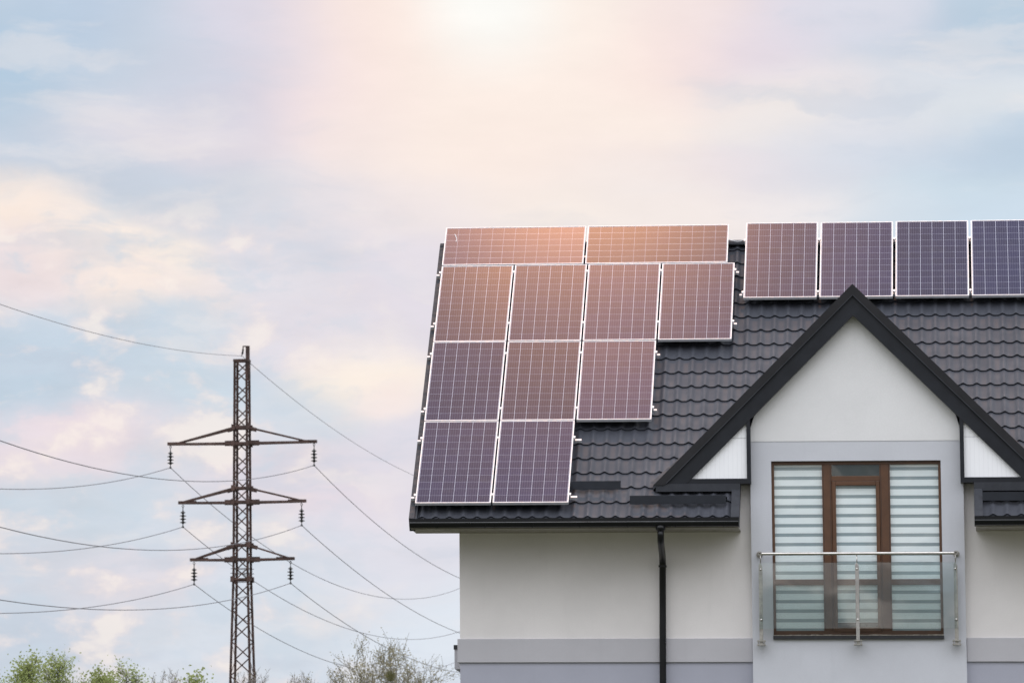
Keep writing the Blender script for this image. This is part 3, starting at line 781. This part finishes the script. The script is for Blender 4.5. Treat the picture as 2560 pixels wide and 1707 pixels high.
for _ in range(420):
    d = Vector((rg_.gauss(0,1), rg_.gauss(0,1), rg_.gauss(0,1))).normalized(); p = d*(.17*rg_.random()**.4)
    a = (d + Vector((rg_.uniform(-1,1), rg_.uniform(-1,1), rg_.uniform(-1,1)))).normalized(); b = a.orthogonal().normalized()
    w.add([p, p+a*.03+b*.014, p+a*.06, p+a*.03-b*.014], [(0,1,2,3)])
o = build('mistletoe', w, M['mistletoe']); o.location = (-14.2, 157.8, 5.82+Z0-.02)
tag(o, 'round olive green mistletoe ball growing in the big bare tree', 'mistletoe')

# ------------------------------------------------------------------ sky and light
SUN_AZ, SUN_EL = math.radians(-8.5), math.radians(66.2)
wd = bpy.data.worlds.new('World'); bpy.context.scene.world = wd; wd.use_nodes = True
t = NT(wd.node_tree); wd.node_tree.nodes.clear()
co = t.n('ShaderNodeTexCoord').outputs['Generated']
nv = t.n('ShaderNodeVectorMath', operation='NORMALIZE'); t.l(co, nv.inputs[0])
sx = t.n('ShaderNodeSeparateXYZ'); t.l(nv.outputs[0], sx.inputs[0])
azd = t.math('MULTIPLY', t.math('ARCTAN2', sx.outputs[0], sx.outputs[1]), 180/PI)
eld = t.math('MULTIPLY', t.math('ARCSINE', sx.outputs[2]), 180/PI)
# sky coordinates: one unit is 3.66 degrees of the dome; origin at azimuth -8.32, elevation 8.56
PX = t.math('MULTIPLY', t.math('ADD', azd, 8.32), 2.352/8.61); PY = t.math('MULTIPLY', t.math('SUBTRACT', 8.56, eld), 1.568/5.71)
cv_ = t.n('ShaderNodeCombineXYZ'); t.l(PX, cv_.inputs[0]); t.l(PY, cv_.inputs[1])
P0 = cv_.outputs[0]
def vnoise(vec, scale, detail, rough, z=0.):
    mp = t.n('ShaderNodeMapping'); mp.inputs['Location'].default_value = (0,0,z); mp.inputs['Scale'].default_value = scale; t.l(vec, mp.inputs[0])
    x = t.n('ShaderNodeTexNoise'); x.inputs['Scale'].default_value = 1.; x.inputs['Detail'].default_value = detail; x.inputs['Roughness'].default_value = rough
    t.l(mp.outputs[0], x.inputs['Vector']); return x
wn1 = vnoise(P0, (3.2,5.,1), 5, .55, .3)
def vm(op, a, b=None):
    x = t.n('ShaderNodeVectorMath', operation=op); t.val(x.inputs[0], a)
    if b is not None: t.val(x.inputs[1], b)
    return x
def scale(v_, s):
    x = t.n('ShaderNodeVectorMath', operation='SCALE'); t.val(x.inputs[0], v_); t.val(x.inputs['Scale'], s); return x.outputs[0]
warp = scale(vm('SUBTRACT', wn1.outputs['Color'], (.5,.5,.5)).outputs[0], .15)
P = vm('ADD', P0, warp).outputs[0]
BL = [  # x, y, rx, ry, colour (sRGB): cloud patches and blue gaps
(60,120,120,120,181,203,224),(0,0,100,70,198,210,225),(170,30,120,70,194,207,226),(330,130,150,110,203,212,226),(30,250,110,60,194,208,224),(500,210,120,90,215,213,226),(560,50,110,80,220,217,230),(700,120,110,110,232,219,229),
(850,160,140,110,251,226,222),(890,40,120,110,252,230,222),(1120,15,120,65,255,255,253),(1120,120,160,100,255,248,242),(1100,230,190,110,254,238,228),(1320,60,110,80,255,247,238),(1430,150,110,80,253,231,223),(1560,110,110,90,248,226,223),
(1750,110,120,90,230,219,229),(1600,20,110,50,244,228,226),(1950,40,130,50,222,222,233),(2060,115,130,45,207,214,227),(2290,80,110,60,184,203,222),(2330,10,90,40,198,212,226),(2150,175,150,40,221,224,232),(1900,175,120,40,236,228,231),(1780,235,140,50,244,235,229),
(1350,270,150,80,253,239,229),(1220,340,150,70,253,235,227),(1030,330,130,80,253,236,226),(870,290,110,90,246,231,227),(260,280,130,55,226,221,229),(470,310,150,60,231,222,229),(90,350,120,45,203,211,225),(300,405,160,50,200,209,223),(500,470,140,45,212,216,226),
(50,450,80,40,252,234,222),(190,540,130,60,253,237,226),(60,600,90,60,236,222,225),(330,655,100,45,251,234,225),(430,610,60,35,252,238,226),(500,680,50,50,243,229,226),(230,760,160,50,202,214,228),(440,740,90,50,204,216,228),(90,850,140,60,196,211,226),(310,850,150,60,204,215,228),
(650,600,110,90,226,222,229),(800,470,140,80,234,226,230),(920,620,120,80,229,222,231),(700,760,110,70,228,222,230),(790,880,75,40,254,240,227),(870,930,45,30,248,232,228),(690,960,100,50,215,221,231),(400,900,120,50,207,219,230),(250,985,120,50,237,220,226),(90,1040,100,45,231,220,227),
(430,1010,120,40,214,220,230),(620,1090,110,55,232,219,226),(200,1150,140,50,207,216,227),(480,1200,140,60,214,219,230),(760,1150,110,50,231,220,229),(900,1080,80,60,226,221,231),(280,1330,150,60,225,220,228),(90,1450,120,70,204,213,226),(90,1300,110,60,212,217,228),(680,1400,150,90,214,221,232),(880,1300,120,80,226,224,234),(1000,1470,120,80,225,231,241),(430,1470,140,60,216,221,231),
(1950,300,150,50,226,226,234),(2240,240,130,50,222,226,232),(2080,350,140,40,208,217,230),(2290,345,110,45,193,209,226),(1720,390,140,50,236,226,230),(2200,430,140,45,205,219,231),(1900,470,120,30,242,235,235),(1500,450,150,50,244,233,229),(1250,460,140,60,248,236,228),(2330,490,100,40,208,222,236),(1430,385,130,45,244,229,225),(1900,400,120,40,222,223,232),(1020,470,120,60,243,231,230),(2060,470,100,40,212,222,233)]
acc = None; wac = None
for x, y, rx, ry, r, g_, b_ in BL:
    d = vm('MULTIPLY', vm('SUBTRACT', P, (x/1000, y/1000, P and 0.)).outputs[0], (1000/rx, 1000/ry, 0.)).outputs[0]
    q = vm('DOT_PRODUCT', d, d).outputs['Value']
    wgt = t.math('POWER', .5, q)
    cs = scale(lin(r, g_, b_)[:3], wgt)
    acc = cs if acc is None else vm('ADD', acc, cs).outputs[0]
    wac = wgt if wac is None else t.math('ADD', wac, wgt)
# the rest of the dome: overcast, its brightness shaped for the light it gives
EPS = .004
far = t.mix(t.math('MAXIMUM', sx.outputs[2], 0.), (.50,.50,.525,1), (3.15,3.19,3.40,1))
skyline = t.ramp(eld, 1., 16., .42, 1.); front = t.ramp(sx.outputs[1], .1, -.25)  # low sky behind the camera dimmed to deepen the shade under the eaves
far = scale(far, t.math('ADD', t.math('MULTIPLY', skyline, front), t.math('SUBTRACT', 1., front)))
far = scale(far, t.ramp(sx.outputs[2], .80, .93, 1., .55))  # zenith dimmed so the panels reflect less of it
low = vnoise(vm('ADD', P0, warp).outputs[0], (1.3,3.2,1), 4, .5, 7.7).outputs['Fac']
lowc = t.mix(t.ramp(low, .38, .60), lin(200,211,226), lin(241,231,230))
far = t.mix(t.math('MULTIPLY', t.ramp(sx.outputs[1], -.05, .45), t.ramp(eld, 40., 14.)), far, lowc)
acc = vm('ADD', acc, scale(far, EPS)).outputs[0]
col = scale(acc, t.math('DIVIDE', 1., t.math('ADD', wac, EPS)))
mean = (.775,.745,.785)
strk = vnoise(vm('ADD', P0, warp).outputs[0], (1.7,7.5,1), 6, .55, 9.4).outputs['Fac']
calm = t.math('SUBTRACT', 1., t.ramp(vm('DISTANCE', P0, (1.12,.03,0)).outputs['Value'], .75, .3))
col = t.mix(calm, col, vm('ADD', scale(vm('SUBTRACT', col, mean).outputs[0], 1.16), mean).outputs[0])
col = t.mix(t.math('MULTIPLY', t.math('MULTIPLY', t.ramp(strk, .54, .68), calm), .40), col, lin(243,235,233))
col = t.mix(t.math('MULTIPLY', t.math('MULTIPLY', t.ramp(strk, .47, .33), calm), .45), col, lin(198,208,224))
glow = vm('DISTANCE', P0, (1.14,-.01,0)).outputs['Value']
col = t.mix(t.math('MULTIPLY', t.ramp(glow, .62, .05), .62), col, lin(255,235,222))
col = t.mix(t.math('MULTIPLY', t.ramp(glow, .24, .02), .85), col, lin(255,255,250))
# fine cloud texture, stronger in the broken clouds low on the left
det = vnoise(P0, (4.5,13.,1), 8, .62, 2.2).outputs['Fac']
cum = t.math('MULTIPLY', t.ramp(PX, 1.1, .5), t.ramp(PY, .35, .6))
amp = t.math('MULTIPLY_ADD', cum, .14, .10)
lum = t.math('MULTIPLY_ADD', t.math('SUBTRACT', det, .5), amp, 1.)
col = scale(col, lum)
puff = vnoise(vm('ADD', P0, scale(warp, .6)).outputs[0], (5.2,8.6,1), 7, .56, 5.1).outputs['Fac']
pf = t.math('MULTIPLY', t.math('MULTIPLY', t.ramp(puff, .49, .63), cum), .66)
col = t.mix(pf, col, t.mix(t.ramp(puff, .54, .66), lin(243,228,226), lin(255,242,232)))
gap = t.math('MULTIPLY', t.math('MULTIPLY', t.ramp(puff, .47, .37), cum), .45)
col = t.mix(gap, col, lin(199,214,229))
sky = t.n('ShaderNodeTexSky', sky_type='NISHITA'); sky.sun_disc = False; sky.sun_elevation = SUN_EL; sky.sun_rotation = SUN_AZ
b1 = t.n('ShaderNodeBackground'); t.l(sky.outputs[0], b1.inputs[0]); b1.inputs[1].default_value = .1
hs = t.n('ShaderNodeHueSaturation'); hs.inputs['Saturation'].default_value = .92; hs.inputs['Value'].default_value = 1.0; t.l(col, hs.inputs['Color']); col = hs.outputs[0]
b2 = t.n('ShaderNodeBackground'); t.l(col, b2.inputs[0]); b2.inputs[1].default_value = 1.0
mx = t.n('ShaderNodeMixShader'); mx.inputs[0].default_value = .96; t.l(b1.outputs[0], mx.inputs[1]); t.l(b2.outputs[0], mx.inputs[2])
out = t.n('ShaderNodeOutputWorld'); t.l(mx.outputs[0], out.inputs[0])
wd.cycles.sampling_method = 'MANUAL'; wd.cycles.sample_map_resolution = 256

sd = bpy.data.lights.new('sun', 'SUN'); sd.energy = .55; sd.angle = math.radians(2.2); sd.color = (1., .45, .17)
so = bpy.data.objects.new('sun', sd); C.objects.link(so)
sv = Vector((math.sin(SUN_AZ)*math.cos(SUN_EL), math.cos(SUN_AZ)*math.cos(SUN_EL), math.sin(SUN_EL)))
so.rotation_euler = (-sv).to_track_quat('-Z', 'Y').to_euler(); so.location = (0, 20, 60)

# ------------------------------------------------------------------ camera
cd = bpy.data.cameras.new('camera'); co_ = bpy.data.objects.new('camera', cd); C.objects.link(co_)
f_, p_, yw_, rr_ = 16907.09, .167584187, -.158182574, .00671772306
fw = Vector((math.sin(yw_)*math.cos(p_), math.cos(yw_)*math.cos(p_), math.sin(p_))); rt = Vector((math.cos(yw_), -math.sin(yw_), 0)); up = rt.cross(fw)
c_, s_ = math.cos(rr_), math.sin(rr_)
r2, u2 = rt*c_ + up*s_, up*c_ - rt*s_
co_.matrix_world = Matrix(((r2.x,u2.x,-fw.x,7.47320886),(r2.y,u2.y,-fw.y,-88.7946887),(r2.z,u2.z,-fw.z,1.6),(0,0,0,1)))
cd.sensor_width = 36; cd.sensor_fit = 'HORIZONTAL'; cd.lens = f_*36/2560
cd.shift_x = 1490.76384/2560; cd.shift_y = -1153.01/2560
cd.clip_start = 1; cd.clip_end = 20000
cd.dof.use_dof = True; cd.dof.focus_distance = 91; cd.dof.aperture_fstop = 11
sc = bpy.context.scene; sc.camera = co_
sc.view_settings.view_transform = 'Standard'; sc.view_settings.look = 'None'; sc.view_settings.exposure = 0; sc.view_settings.gamma = 1
sc.render.engine = 'CYCLES'; sc.cycles.max_bounces = 10; sc.cycles.transparent_max_bounces = 16
